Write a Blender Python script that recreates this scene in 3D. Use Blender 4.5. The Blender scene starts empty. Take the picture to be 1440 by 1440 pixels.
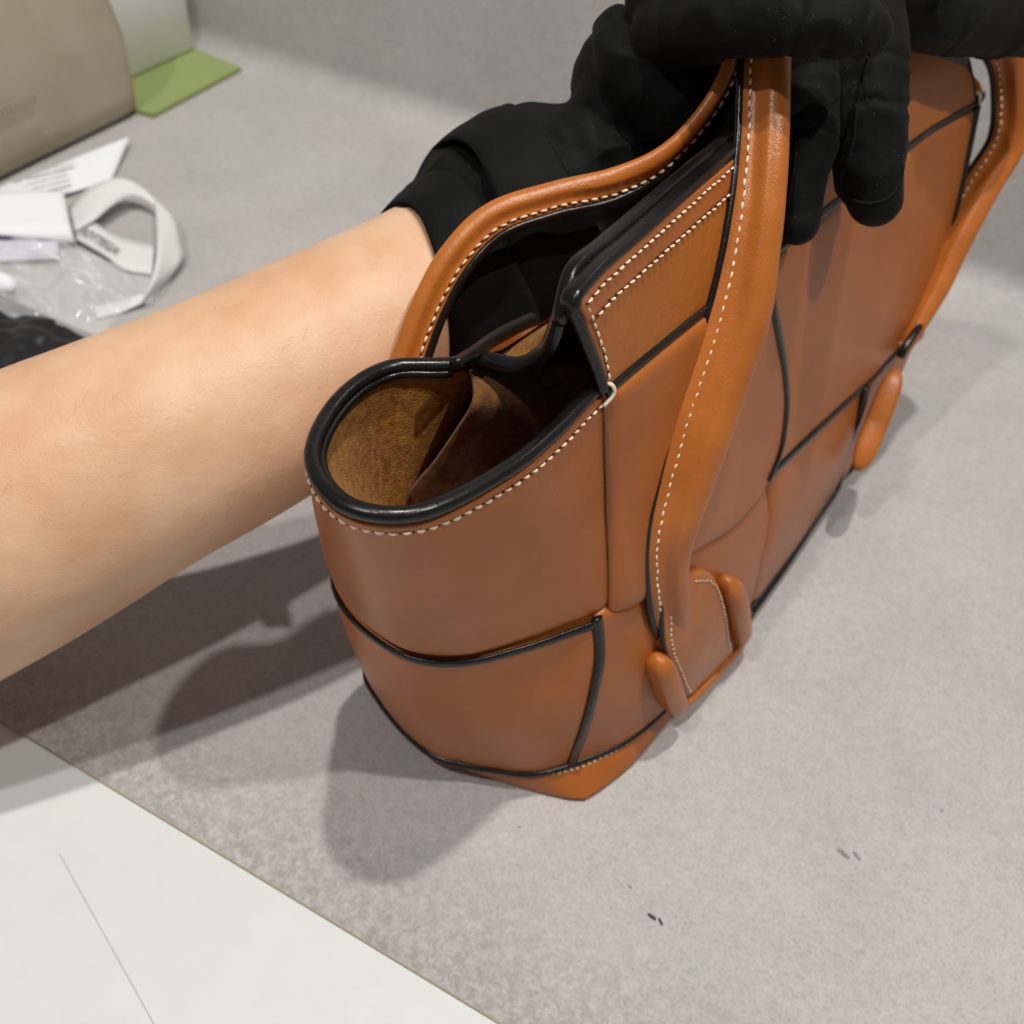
import bpy, math, random
import numpy as np
from mathutils import Vector, Matrix, noise
random.seed(7)
SC = bpy.context.scene
COL = SC.collection

# ------------------------------------------------------------------ camera
FPX = 1387.0
_vx = (-4171.0, -1801.0); _b = 1350.0
_a = (-FPX * FPX - _vx[1] * _b) / _vx[0]
_v1 = np.array([_vx[0], -_vx[1], -FPX]); _d = np.array([_a, -_b, -FPX])
_X = -_v1 / np.linalg.norm(_v1); _Z = -_d / np.linalg.norm(_d)
R = np.array([_X, np.cross(_Z, _X), _Z])
C = np.array([0, 0, .36])
cam = bpy.data.cameras.new('camera'); camo = bpy.data.objects.new('camera', cam); COL.objects.link(camo)
camo.matrix_world = Matrix([list(R[0]) + [C[0]], list(R[1]) + [C[1]], list(R[2]) + [C[2]], [0, 0, 0, 1]])
cam.sensor_width = 36; cam.lens = 36 * FPX / 1440; cam.clip_start = .02; cam.clip_end = 20
cam.dof.use_dof = True; cam.dof.focus_distance = .272; cam.dof.aperture_fstop = 15
SC.camera = camo

# ------------------------------------------------------------------ light: shop ceiling downlights + soft room light
W = bpy.data.worlds.new('World'); SC.world = W; W.use_nodes = True
W.node_tree.nodes['Background'].inputs[0].default_value = (.95, .97, 1, 1)
W.node_tree.nodes['Background'].inputs[1].default_value = .125
AIM = Vector((-.08, .25, .05))
def lamp(d, power, size, col=(1, .94, .86), dist=1.9):
    l = bpy.data.lights.new('downlight', 'AREA'); l.shape = 'DISK'; l.size = size; l.energy = power; l.color = col
    o = bpy.data.objects.new('downlight', l); COL.objects.link(o)
    v = Vector(d).normalized(); o.location = AIM + v * dist
    o.rotation_euler = v.to_track_quat('Z', 'Y').to_euler()
lamp((.015, -.03, 1.0), 19.5, .05, (1, .96, .90))
lamp((.37, -.02, .92), 14, .05, (1, .96, .90))
lamp((-.16, -.42, .90), 10, .06, (1, .97, .93))
lamp((.28, .65, .78), 6, .10, (1, .96, .90))
SC.view_settings.view_transform = 'Standard'; SC.view_settings.look = 'None'
SC.view_settings.exposure = 0; SC.view_settings.gamma = 1
SC.cycles.max_bounces = 8; SC.cycles.use_denoising = True

# ------------------------------------------------------------------ helpers
def P(u, v, d):                       # a photo pixel at camera depth d (m)
    return Vector(C + R @ np.array([(u - 720) / FPX * d, -(v - 720) / FPX * d, -d]))
def Z(u, v, z=0.0):                   # a photo pixel on the horizontal plane z
    r = R @ np.array([(u - 720) / FPX, -(v - 720) / FPX, -1]); t = (z - C[2]) / r[2]
    return Vector(C + r * t)
def depth(p): return -float((R.T @ (np.array(p) - C))[2])
def empty(name, loc, label, cat, group=None):
    o = bpy.data.objects.new(name, None); COL.objects.link(o); o.location = loc; o.empty_display_size = .02
    o['label'] = label; o['category'] = cat
    if group: o['group'] = group
    return o
def tag(o, label, cat):
    o['label'] = label; o['category'] = cat; return o
def mk(name, verts, faces, m, parent=None, kind=None, smooth=True, label=None):
    me = bpy.data.meshes.new(name); me.from_pydata([tuple(v) for v in verts], [], faces); me.materials.append(m)
    me.update()
    if smooth: me.polygons.foreach_set('use_smooth', [True] * len(me.polygons))
    o = bpy.data.objects.new(name, me); COL.objects.link(o)
    if parent:
        o.parent = parent
        p = parent; w = Vector((0, 0, 0))
        while p: w += p.location; p = p.parent
        o.matrix_parent_inverse = Matrix.Identity(4)
        if w.length > 0:
            me.transform(Matrix.Translation(-w))
    if kind: o['kind'] = kind
    if label: o['label'] = label
    return o
def catmull(pts, n=8, closed=False):
    pts = [Vector(p) for p in pts]; out = []; N = len(pts)
    for i in range(N if closed else N - 1):
        if closed: a, b, c, d = pts[i - 1], pts[i], pts[(i + 1) % N], pts[(i + 2) % N]
        else:
            b, c = pts[i], pts[i + 1]; a = pts[i - 1] if i else b * 2 - c; d = pts[i + 2] if i + 2 < N else c * 2 - b
        for k in range(n):
            u = k / n
            out.append(.5 * ((2 * b) + (c - a) * u + (2 * a - 5 * b + 4 * c - d) * u * u + (3 * b - a - 3 * c + d) * u ** 3))
    if not closed: out.append(pts[-1])
    return out
def resample(path, step):
    out = [path[0].copy()]; acc = 0; L = 0
    for i in range(1, len(path)):
        a, b = path[i - 1], path[i]; l = (b - a).length
        if l == 0: continue
        while L + l >= acc + step:
            acc += step; out.append(a.lerp(b, (acc - L) / l))
        L += l
    return out
def frames(path, ref):
    fr = []
    for i, p in enumerate(path):
        t = (path[min(i + 1, len(path) - 1)] - path[max(i - 1, 0)]).normalized()
        rf = ref[i] if isinstance(ref, list) else ref
        s = t.cross(rf).normalized(); n = s.cross(t).normalized()
        fr.append((p, t, s, n))
    return fr
def sweep(path, prof, ref=Vector((0, 0, 1)), closed=False, scale=None, cap=True):
    """prof: list of (side, normal) in m"""
    fr = frames(path, ref); n = len(prof); V = []; Fc = []
    if closed:
        L = len(path); fr = []
        for i, p in enumerate(path):
            t = (path[(i + 1) % L] - path[i - 1]).normalized(); rf = ref[i] if isinstance(ref, list) else ref
            s = t.cross(rf).normalized(); fr.append((p, t, s, s.cross(t)))
    for i, (p, t, s, nn_) in enumerate(fr):
        k = scale[i] if scale else 1
        for a, b in prof: V.append(p + s * a * k + nn_ * b * k)
    m = len(fr)
    for i in range(m if closed else m - 1):
        for j in range(n):
            a = i * n + j; b = i * n + (j + 1) % n; c = ((i + 1) % m) * n + (j + 1) % n; d = ((i + 1) % m) * n + j
            Fc.append((a, b, c, d))
    if cap and not closed:
        Fc.append(tuple(range(n))[::-1]); Fc.append(tuple(range((m - 1) * n, m * n)))
    return V, Fc
def circ(r, n=10, ry=None):
    ry = ry or r
    return [(r * math.cos(2 * math.pi * k / n), ry * math.sin(2 * math.pi * k / n)) for k in range(n)]
def tube(name, path, r, m, parent=None, n=10, closed=False, ref=Vector((0, 0, 1)), ry=None, **kw):
    V, Fc = sweep(path, circ(r, n, ry), ref, closed)
    return mk(name, V, Fc, m, parent, **kw)
def stitches(path, normals, parent, step=.0033, ln=.0023, r=.00036, m=None, lift=.0002):
    """thread dashes along a seam, joined into one stitching part"""
    pts = resample(path, step); V = []; Fc = []
    for i in range(len(pts) - 1):
        p = pts[i]; t = (pts[i + 1] - pts[i]).normalized()
        k = min(range(len(path)), key=lambda q: (path[q] - p).length_squared)
        nrm = normals[k] if isinstance(normals, list) else normals
        s = t.cross(nrm).normalized(); jit = random.uniform(-.00012, .00012)
        t = (t + s * random.uniform(-.05, .22)).normalized()
        p = p + s * jit + nrm * lift; b0 = len(V); rr = r * random.uniform(.85, 1.15); l = ln * random.uniform(.9, 1.08)
        for f, q in ((0, .25), (.18, .85), (.5, 1.1), (.82, .85), (1, .25)):
            sag = -abs(f - .5) ** 2 * r * 3
            for a in range(6):
                an = a * math.pi / 3
                V.append(p + t * l * f + s * math.cos(an) * rr * q + nrm * (math.sin(an) * rr * q + sag))
        for a in range(4):
            for c in range(6): Fc.append((b0 + a * 6 + c, b0 + a * 6 + (c + 1) % 6, b0 + a * 6 + 6 + (c + 1) % 6, b0 + a * 6 + 6 + c))
        Fc.append(tuple(range(b0 + 5, b0 - 1, -1))); Fc.append(tuple(range(b0 + 24, b0 + 30)))
    V2 = []; F2 = []
    for i in range(len(pts) - 1):
        p = pts[i]; t = (pts[i + 1] - pts[i]).normalized(); k = min(range(len(path)), key=lambda q: (path[q] - p).length_squared)
        nrm = normals[k] if isinstance(normals, list) else normals
        s = t.cross(nrm).normalized(); c = p - t * (step - ln) * .5 + nrm * lift * .5; b0 = len(V2)
        V2.append(c + nrm * r * .5)
        for a in range(8): V2.append(c + t * math.cos(a * math.pi / 4) * (step - ln) * .55 + s * math.sin(a * math.pi / 4) * r * 1.1 - nrm * r * 1.2)
        for a in range(8): F2.append((b0, b0 + 1 + a, b0 + 1 + (a + 1) % 8))
    mk('needle_holes', V2, F2, M['hole'], parent, kind='stuff')
    return mk('stitching', V, Fc, m or M['thread'], parent, kind='stuff')

# ------------------------------------------------------------------ materials
def mat(name, base, rough=.5, spec=.5, var=None, vscale=20, vdetail=4, bump=0, bscale=300, bdetail=3, sheen=0, sub=0, coat=0, voro=False, rvar=0, bump2=None):
    m = bpy.data.materials.new(name); m.use_nodes = True; nt = m.node_tree; N = nt.nodes; L = nt.links
    b = N['Principled BSDF']; b.inputs['Base Color'].default_value = (*base, 1); b.inputs['Roughness'].default_value = rough
    b.inputs['Specular IOR Level'].default_value = spec
    b.inputs['Sheen Weight'].default_value = sheen; b.inputs['Coat Weight'].default_value = coat; b.inputs['Coat Roughness'].default_value = .25
    if sub:
        b.inputs['Subsurface Weight'].default_value = sub; b.inputs['Subsurface Radius'].default_value = (.006, .0025, .0012); b.inputs['Subsurface Scale'].default_value = 1
    tc = N.new('ShaderNodeTexCoord')
    geo = N.new('ShaderNodeNewGeometry')
    if var:
        n = N.new('ShaderNodeTexNoise'); n.inputs['Scale'].default_value = vscale; n.inputs['Detail'].default_value = vdetail; L.new(geo.outputs['Position'], n.inputs['Vector'])
        r = N.new('ShaderNodeValToRGB'); r.color_ramp.elements[0].position = .32; r.color_ramp.elements[1].position = .68
        r.color_ramp.elements[0].color = (*var, 1); r.color_ramp.elements[1].color = (*base, 1)
        L.new(n.outputs['Fac'], r.inputs['Fac']); L.new(r.outputs['Color'], b.inputs['Base Color'])
        if rvar:
            mr = N.new('ShaderNodeMapRange'); mr.inputs['To Min'].default_value = rough - rvar; mr.inputs['To Max'].default_value = rough + rvar
            L.new(n.outputs['Fac'], mr.inputs['Value']); L.new(mr.outputs['Result'], b.inputs['Roughness'])
    if bump:
        n2 = N.new('ShaderNodeTexVoronoi' if voro else 'ShaderNodeTexNoise'); n2.inputs['Scale'].default_value = bscale
        if not voro: n2.inputs['Detail'].default_value = bdetail
        L.new(geo.outputs['Position'], n2.inputs['Vector'])
        bp = N.new('ShaderNodeBump'); bp.inputs['Strength'].default_value = 1; bp.inputs['Distance'].default_value = bump
        L.new(n2.outputs[0], bp.inputs['Height']); L.new(bp.outputs['Normal'], b.inputs['Normal'])
        if bump2:
            n3 = N.new('ShaderNodeTexNoise'); n3.inputs['Scale'].default_value = bump2[0]; n3.inputs['Detail'].default_value = 3
            n3.inputs['Distortion'].default_value = bump2[2] if len(bump2) > 2 else 0
            L.new(geo.outputs['Position'], n3.inputs['Vector'])
            b2 = N.new('ShaderNodeBump'); b2.inputs['Distance'].default_value = bump2[1]
            L.new(n3.outputs[0], b2.inputs['Height']); L.new(bp.outputs['Normal'], b2.inputs['Normal']); L.new(b2.outputs['Normal'], b.inputs['Normal'])
    return m
M = {}
M['leather'] = mat('leather', (.405, .120, .021), .37, .42, (.35, .099, .015), 22, 4, .00013, 1500, 4, rvar=.04, bump2=(80, .0003))
M['creased_leather'] = mat('creased_leather', (.43, .134, .019), .38, .42, (.37, .108, .015), 30, 4, .00013, 1400, 4, bump2=(170, .0003, .5))
M['handle_leather'] = mat('handle_leather', (.46, .142, .024), .34, .42, (.36, .104, .016), 40, 5, .00014, 1200, 3, bump2=(120, .0003))
M['edge'] = mat('edge_paint', (.004, .0037, .0037), .27, .36, (.010, .009, .009), 60, 3, .00012, 420, 2, rvar=.08)
M['suede'] = mat('suede', (.46, .205, .045), .95, .1, (.24, .095, .018), 420, 6, .0007, 1800, 4, sheen=.05)
M['shaded_lining'] = mat('shaded_lining', (.17, .072, .02), .9, .1, (.09, .036, .01), 300, 5, .0004, 1500, 3, sheen=.1)  # suede colour darkened so the gusset carries the shade inside the opening
M['thread'] = mat('thread', (.78, .66, .50), .7, .3, bump=.00008, bscale=4000)
M['hole'] = mat('needle_hole', (.035, .014, .006), .8, .2)
M['skin'] = mat('skin', (.685, .445, .285), .46, .38, (.60, .345, .20), 38, 7, .00016, 1300, 4, sub=.2, bump2=(70, .0007))
M['glove'] = mat('glove_fabric', (.0036, .004, .0042), .7, .14, (.0025, .0028, .003), 120, 4, .00014, 2400, 3, sheen=.012, bump2=(30, .0015, .8))
M['lint'] = mat('lint', (.09, .095, .095), .9, .1)
M['beige'] = mat('beige_leather', (.42, .375, .28), .6, .3, (.38, .33, .24), 30, 4, .0002, 600)
M['white'] = mat('white_card', (.82, .82, .80), .6, .3, (.8, .8, .78), 20, 3)
M['green'] = mat('green_card', (.27, .33, .13), .7, .2, (.25, .31, .12), 30, 3)
M['paper'] = mat('paper', (.78, .80, .84), .7, .3, bump=.0002, bscale=90)
M['print'] = mat('grey_print', (.42, .43, .45), .8, .2)
M['paper_lavender'] = mat('lavender_paper', (.55, .55, .66), .7, .3)  # lavender paper of the booklet's lower page
M['ribbon_print'] = mat('ribbon_print', (.12, .12, .13), .7, .2)
M['ribbon'] = mat('ribbon', (.66, .68, .66), .6, .3, bump=.0002, bscale=900)
M['black_plastic'] = mat('black_plastic', (.010, .011, .014), .4, .4, bump=.001, bscale=60)
M['ink'] = mat('ink', (.10, .10, .12), .7, .2, (.30, .29, .29), 900, 3)
M['ink_dark'] = mat('ink_dark', (.035, .035, .04), .6, .3)
M['teal'] = mat('teal_spot', (.2, .33, .32), .7, .2)
M['joint'] = mat('joint', (.45, .45, .43), .8, .2)
# grey mineral board
def board_mat():
    m = bpy.data.materials.new('grey_stone_board'); m.use_nodes = True; nt = m.node_tree; N = nt.nodes; L = nt.links
    b = N['Principled BSDF']; b.inputs['Roughness'].default_value = .62; b.inputs['Specular IOR Level'].default_value = .3
    g = N.new('ShaderNodeNewGeometry')
    def nz(sc, de, ro=.5, dist=0):
        n = N.new('ShaderNodeTexNoise'); n.inputs['Scale'].default_value = sc; n.inputs['Detail'].default_value = de
        n.inputs['Roughness'].default_value = ro; n.inputs['Distortion'].default_value = dist
        L.new(g.outputs['Position'], n.inputs['Vector']); return n
    def ramp(src, p0, c0, p1, c1):
        r = N.new('ShaderNodeValToRGB'); e = r.color_ramp.elements; e[0].position = p0; e[0].color = (*c0, 1); e[1].position = p1; e[1].color = (*c1, 1)
        L.new(src.outputs['Fac'], r.inputs['Fac']); return r
    def mix(t, f, a, c):
        x = N.new('ShaderNodeMix'); x.data_type = 'RGBA'; x.blend_type = t; x.inputs[0].default_value = f
        L.new(a.outputs[0] if hasattr(a, 'outputs') and a.bl_idname != 'ShaderNodeMix' else a.outputs[2], x.inputs[6]); L.new(c.outputs[0], x.inputs[7]); return x
    base = ramp(nz(14, 6, .6, .4), .3, (.405, .382, .373), .7, (.465, .442, .432))
    r2 = ramp(nz(210, 5, .65, .5), .34, (.875, .875, .875), .62, (1.03, 1.03, 1.03))
    r3 = ramp(nz(700, 3, .6, .3), .30, (.76, .76, .76), .55, (1.03, 1.03, 1.03))
    r4 = ramp(nz(9, 3), .4, (1.0, 1.0, 1.0), .75, (.965, 1.0, .98))
    x = mix('MULTIPLY', .75, base, r2); x = mix('MULTIPLY', .7, x, r3); x = mix('MULTIPLY', .8, x, r4)
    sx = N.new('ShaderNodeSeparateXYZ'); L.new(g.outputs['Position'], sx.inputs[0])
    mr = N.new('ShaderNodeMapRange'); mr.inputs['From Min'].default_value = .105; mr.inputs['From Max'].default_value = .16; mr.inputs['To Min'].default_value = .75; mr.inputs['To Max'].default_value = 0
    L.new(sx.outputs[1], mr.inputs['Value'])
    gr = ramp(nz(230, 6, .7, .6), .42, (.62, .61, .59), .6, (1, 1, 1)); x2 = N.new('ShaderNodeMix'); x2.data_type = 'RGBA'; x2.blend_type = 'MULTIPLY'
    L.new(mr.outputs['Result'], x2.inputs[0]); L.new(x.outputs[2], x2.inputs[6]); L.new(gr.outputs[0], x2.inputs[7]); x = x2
    L.new(x.outputs[2], b.inputs['Base Color'])
    bp = N.new('ShaderNodeBump'); bp.inputs['Distance'].default_value = .0002; L.new(nz(500, 4).outputs['Fac'], bp.inputs['Height']); L.new(bp.outputs['Normal'], b.inputs['Normal'])
    return m
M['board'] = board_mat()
M['board_edge'] = mat('board_edge', (.42, .37, .27), .7, .3)
M['white_top'] = mat('white_stone', (.605, .63, .625), .5, .35, (.585, .61, .605), 70, 6, .00008, 600)

# ------------------------------------------------------------------ setting
def wall_profile():
    pts = [(.105, 0), (.3, 0), (.5, 0), (.66, 0)]
    for k in range(1, 13):
        a = k / 12 * math.pi / 2 * .97; pts.append((.66 + .022 * math.sin(a), .022 * (1 - math.cos(a))))
    pts.append((.694, .3)); pts.append((.71, .75)); return pts
pr = wall_profile(); xs = [-1.6, 1.6]
n_flat = 4
def strip(name, prof, m):
    V = [Vector((x, y, z)) for x in xs for y, z in prof]; n = len(prof)
    return mk(name, V, [(i, n + i, n + i + 1, i + 1) for i in range(n - 1)], m)
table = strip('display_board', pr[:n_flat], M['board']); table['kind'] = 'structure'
wall = strip('backdrop_wall', pr[n_flat - 1:], M['board']); wall['kind'] = 'structure'
V = []
for x in xs: V += [Vector((x, .105, 0)), Vector((x, .1046, -.0004)), Vector((x, .1046, -.0016))]
mk('board_edge', V, [(0, 1, 4, 3), (1, 2, 5, 4)], M['board_edge'], table)
wt = mk('white_table', [(-1.6, -1.2, -.0017), (1.6, -1.2, -.0017), (1.6, .5, -.0017), (-1.6, .5, -.0017)], [(0, 1, 2, 3)], M['white_top']); wt['kind'] = 'structure'
j0, j1 = Z(83, 1200, -.0015), Z(222, 1450, -.0015); dj = (j1 - j0).normalized(); sj = Vector((-dj.y, dj.x, 0)) * .00022
mk('joint_line', [j0 - sj, j1 + dj * .1 - sj, j1 + dj * .1 + sj, j0 + sj], [(0, 1, 2, 3)], M['joint'], wt)
def blot(u, v, a, b, ang, m, name='ink_mark', seed=0):
    rd = random.Random(seed); c = Z(u, v, .0003); pts = []
    for k in range(18):
        t = 2 * math.pi * k / 18; rr = rd.uniform(.75, 1.12); x = a * math.cos(t) * rr; y = b * math.sin(t) * rr
        pts.append(c + Vector((x * math.cos(ang) - y * math.sin(ang), x * math.sin(ang) + y * math.cos(ang), 0)))
    return mk(name, [c] + pts, [(0, 1 + k, 1 + (k + 1) % 18) for k in range(18)], m, table)
blot(1186, 1200, .0028, .0010, -.35, M['ink'], seed=1); blot(1205, 1203, .0020, .0007, -.5, M['ink'], seed=2)
blot(917, 1289, .0020, .0008, -.2, M['ink_dark'], seed=3); blot(929, 1296, .0016, .0006, -.6, M['ink_dark'], seed=4)
blot(1325, 1140, .0007, .0006, 0, M['teal'], seed=5); blot(731, 1163, .0005, .0004, 0, M['ink'], seed=6)
blot(886, 1247, .0011, .0004, -.3, M['ink'], seed=8)

# ------------------------------------------------------------------ the bag's outer surface F(s, z)
O_ = np.array([-95., 200.]); AX = np.array([.16, .987]); NN = np.array([.987, -.16])
ZS = [12, 55, 100, 145, 190, 226]
far = {12: [(0, 258), (47, 254)], 55: [(0, 276), (50, 271)], 100: [(0, 291), (45, 287)], 145: [(0, 302), (38, 298)], 190: [(0, 305), (30, 300)], 226: [(0, 292), (12, 286)]}
face = {12: [(50.5, 225), (52.5, 185), (54, 140), (54.5, 100), (54, 62), (49.5, 30)],
        55: [(50, 228), (50.5, 185), (51, 140), (51.5, 100), (51, 62), (47, 32)],
        100: [(45.5, 232), (43, 188), (41, 140), (40, 100), (40, 65), (38.5, 35)],
        145: [(37, 235), (34.5, 190), (32.5, 140), (31, 100), (30.5, 65), (29, 35)],
        190: [(27, 240), (26, 190), (25, 140), (23.7, 100), (23, 65), (22.5, 35)],
        226: [(9, 232), (8, 185), (7, 140), (8.5, 100), (11, 65), (14, 30)]}
left = {190: [(-27, 240), (-22, 190), (-14, 140), (-9, 100), (-7, 65), (-8, 32)],
        226: [(3, 225), (4, 185), (3, 140), (4.5, 100), (7, 65), (10, 30)]}
end = {12: [(38.5, 7), (29, -7), (17.5, -14.4), (5, -21), (-6, -25), (-22, -24), (-38, -20), (-50, -15), (-54, -4)],
       55: [(40, 5), (30, -10), (20, -21), (8, -30), (-5, -36), (-24, -35), (-41, -29), (-51, -18), (-48, 0)],
       100: [(36.5, 12), (29, -5), (22, -18), (11, -34), (-4, -43), (-25, -43), (-41, -36), (-48, -22), (-42, 0)],
       145: [(28, 13), (27, -10), (23, -26), (14.5, -46), (0, -57), (-21, -54), (-35, -42), (-38, -24), (-28, -1)],
       190: [(22.5, 9), (24.5, -14), (24, -35), (17.5, -60), (2, -70), (-16, -63), (-27, -43), (-27.3, -23), (-13, -5)],
       226: [(17, -6), (20, -20), (22, -35), (17.5, -60), (2, -70), (-16, -63), (-20, -42), (0, -24), (11, -6)]}
def row(z):
    f, fa, e = far[z], face[z], end[z]
    lf = left[z][::-1] if z in left else [(-w, t) for w, t in fa[::-1]]
    fl = [(-2, 286)] if z == 226 else [(-f[1][0], f[1][1])]
    return [f[0], f[1]] + fa + e + lf + fl
TAB = np.array([row(z) for z in ZS], float); K = TAB.shape[1]
def cr(a, b, c, d, u): return .5 * ((2 * b) + (c - a) * u + (2 * a - 5 * b + 4 * c - d) * u * u + (3 * b - a - 3 * c + d) * u ** 3)
def F(s, z):
    i = int(math.floor(s)); u = s - i
    rows = cr(TAB[:, (i - 1) % K], TAB[:, i % K], TAB[:, (i + 1) % K], TAB[:, (i + 2) % K], u)
    j = 0
    while j < len(ZS) - 2 and z > ZS[j + 1]: j += 1
    v = (z - ZS[j]) / (ZS[j + 1] - ZS[j])
    a = rows[j - 1] if j > 0 else 2 * rows[0] - rows[1]; b = rows[j]; c = rows[j + 1]
    d = rows[j + 2] if j + 2 < len(ZS) else 2 * rows[-1] - rows[-2]
    if j == 3: d = 2 * c - b
    wt_ = cr(a, b, c, d, v); xy = O_ + wt_[0] * NN + wt_[1] * AX
    return Vector((xy[0] / 1000, xy[1] / 1000, z / 1000))
def Nrm(s, z):
    a = F(s + .05, z) - F(s - .05, z); b = F(s, z + 1) - F(s, z - 1)
    n = b.cross(a)
    n.normalize()
    return n
if Nrm(6, 100).x < 0: _sg = -1
else: _sg = 1
def FO(s, z, off): return F(s, z) + Nrm(s, z) * (_sg * off / 1000)
# inverse: photo pixel -> (s, z) on the visible skin
_S = np.arange(.6, 16.5, .05); _ZZ = np.arange(8, 228, 2.0)
_pts = []; 
for s in _S:
    for z in _ZZ:
        if z > 192 and (s > 8.3): continue
        p = F(s, z); _pts.append((s, z, p.x, p.y, p.z))
_A = np.array(_pts); _c = (_A[:, 2:] - C) @ R; _U = 720 + FPX * _c[:, 0] / -_c[:, 2]; _V = 720 - FPX * _c[:, 1] / -_c[:, 2]; _D = -_c[:, 2]
def inv(u, v, smin=0, smax=17):
    d = np.hypot(_U - u, _V - v); ok = (_A[:, 0] >= smin) & (_A[:, 0] <= smax); d = np.where(ok, d, 1e9)
    m = d < max(9, d.min() + 1e-6)
    if m.any():
        dd = _D.copy(); dmin = dd[m].min(); m &= (_D < dmin + .03)
    i = np.argmin(np.where(m, d, 1e9)); s, z = _A[i, 0], _A[i, 1]
    def pj(s, z):
        c = R.T @ (np.array(F(s, z)) - C); return np.array([720 + FPX * c[0] / -c[2], 720 - FPX * c[1] / -c[2]])
    for _ in range(4):
        p = pj(s, z); e = np.array([u, v]) - p
        J = np.array([(pj(s + .02, z) - p) / .02, (pj(s, z + .5) - p) / .5]).T
        try: st = np.linalg.solve(J, e)
        except Exception: break
        s += float(np.clip(st[0], -.2, .2)); z += float(np.clip(st[1], -6, 6))
    return s, z
def poly(pix, n=10, **k):
    pts = [inv(*p, **k) for p in pix]
    c = catmull([Vector((s * 10, z, 0)) for s, z in pts], n)
    return [(p.x / 10, p.y) for p in c]
def rs(pl, n):
    L = [0]
    for a, b in zip(pl, pl[1:]): L.append(L[-1] + math.hypot((b[0] - a[0]) * 30, b[1] - a[1]))
    out = []
    for k in range(n + 1):
        t = L[-1] * k / n; i = 0
        while i < len(L) - 2 and L[i + 1] < t: i += 1
        f = (t - L[i]) / max(L[i + 1] - L[i], 1e-9); out.append((pl[i][0] + (pl[i + 1][0] - pl[i][0]) * f, pl[i][1] + (pl[i + 1][1] - pl[i][1]) * f))
    return out
bag = empty('tote_bag', (0, 0, 0), 'tan orange leather tote bag with black edges standing on the grey board', 'bag')
bag.location = (-.06, .33, 0)

def panel(name, bot, top, lef, rig, h, edges, m=None, nu=64, nv=56, bulge=0, label=None, flat=None):
    """edges: dict side-> (offset at the edge mm, blend width mm) for soft rolls; sides b t l r. polylines in (s,z)."""
    B, T = rs(bot, nu), rs(top, nu); Lf, Rg = rs(lef, nv), rs(rig, nv)
    G = []
    for j in range(nv + 1):
        v = j / nv
        for i in range(nu + 1):
            u = i / nu
            q = [(1 - v) * B[i][k] + v * T[i][k] + (1 - u) * Lf[j][k] + u * Rg[j][k]
                 - ((1 - u) * (1 - v) * B[0][k] + u * (1 - v) * B[-1][k] + (1 - u) * v * T[0][k] + u * v * T[-1][k]) for k in (0, 1)]
            G.append(q)
    W_ = nu + 1
    P0 = [F(*q) for q in G]
    def edist(j, i, side):
        if side == 'b': return (P0[j * W_ + i] - P0[i]).length
        if side == 't': return (P0[j * W_ + i] - P0[nv * W_ + i]).length
        if side == 'l': return (P0[j * W_ + i] - P0[j * W_]).length
        return (P0[j * W_ + i] - P0[j * W_ + nu]).length
    V = []; Fc = []
    def offs(j, i):
        o = h + bulge * math.sin(math.pi * i / nu) * math.sin(math.pi * j / nv) ** .7
        for sd, (e, w) in edges.items():
            x = min(1, edist(j, i, sd) * 1000 / w); k = math.sqrt(max(0, 1 - (1 - x) ** 2)); o = min(o, e + (o - e) * k)
        return o
    for j in range(nv + 1):
        for i in range(nu + 1):
            s, z = G[j * W_ + i]; V.append(FO(s, z, offs(j, i) + noise.noise(Vector((s * 1.3, z / 22, h))) * .35))
    for j in range(nv):
        for i in range(nu): Fc.append((j * W_ + i, j * W_ + i + 1, (j + 1) * W_ + i + 1, (j + 1) * W_ + i))
    ring = [(0, i) for i in range(nu)] + [(j, nu) for j in range(nv)] + [(nv, i) for i in range(nu, 0, -1)] + [(j, 0) for j in range(nv, 0, -1)]
    b0 = len(V)
    for j, i in ring:
        s, z = G[j * W_ + i]; V.append(FO(s, z, -.3))
    for k in range(len(ring)):
        a = ring[k]; b = ring[(k + 1) % len(ring)]
        Fc.append((a[0] * W_ + a[1], b0 + k, b0 + (k + 1) % len(ring), b[0] * W_ + b[1]))
    return mk(name, V, Fc, m or M['leather'], bag, label=label)
def cut_edge(pl, off, r=.0011, n=80, ry=None, zz=0):
    r *= 1.3; ry = (ry or r / 1.3) * .8
    pts = [FO(s, z, off) for s, z in rs(pl, n)]
    ref = [Nrm(s, z) * _sg for s, z in rs(pl, n)]
    return tube('edge_trim', pts, r, M['edge'], bag, ref=ref, ry=ry)

# body under the woven straps (outer) and suede lining (inner)
def shell(name, z0, z1, off, m, s0=0, s1=K, ns=220, nz=44, topf=None, thick=None):
    V = []; Fc = []; ss = [s0 + (s1 - s0) * i / ns for i in range(ns + 1)]
    for s in ss:
        zt = topf(s) if topf else z1
        for j in range(nz + 1): V.append(FO(s, z0 + (zt - z0) * j / nz, off))
    for i in range(ns):
        for j in range(nz):
            a = i * (nz + 1) + j; Fc.append((a, a + 1, a + nz + 2, a + nz + 1))
    return mk(name, V, Fc, m, bag)
shell('body', 12, 189, 0, M['leather'])
V = []; Fc = []; NS, NZ = 260, 50
for i in range(NS + 1):
    s_ = K * i / NS
    for j in range(NZ + 1):
        z_ = 14 + 174.5 * j / NZ; e_ = max(0, min(1, (s_ - 9.5) / 3)) * max(0, min(1, (16.4 - s_) / 1.2)); e_ = e_ * e_ * (3 - 2 * e_)
        V.append(FO(s_, z_, -2.2 - e_ * min(20, (188.5 - z_) * .36)))
for i in range(NS):
    for j in range(NZ):
        a_ = i * (NZ + 1) + j; Fc.append((a_, a_ + 1, a_ + NZ + 2, a_ + NZ + 1))
mk('suede_lining', V, Fc, M['suede'], bag)
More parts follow.
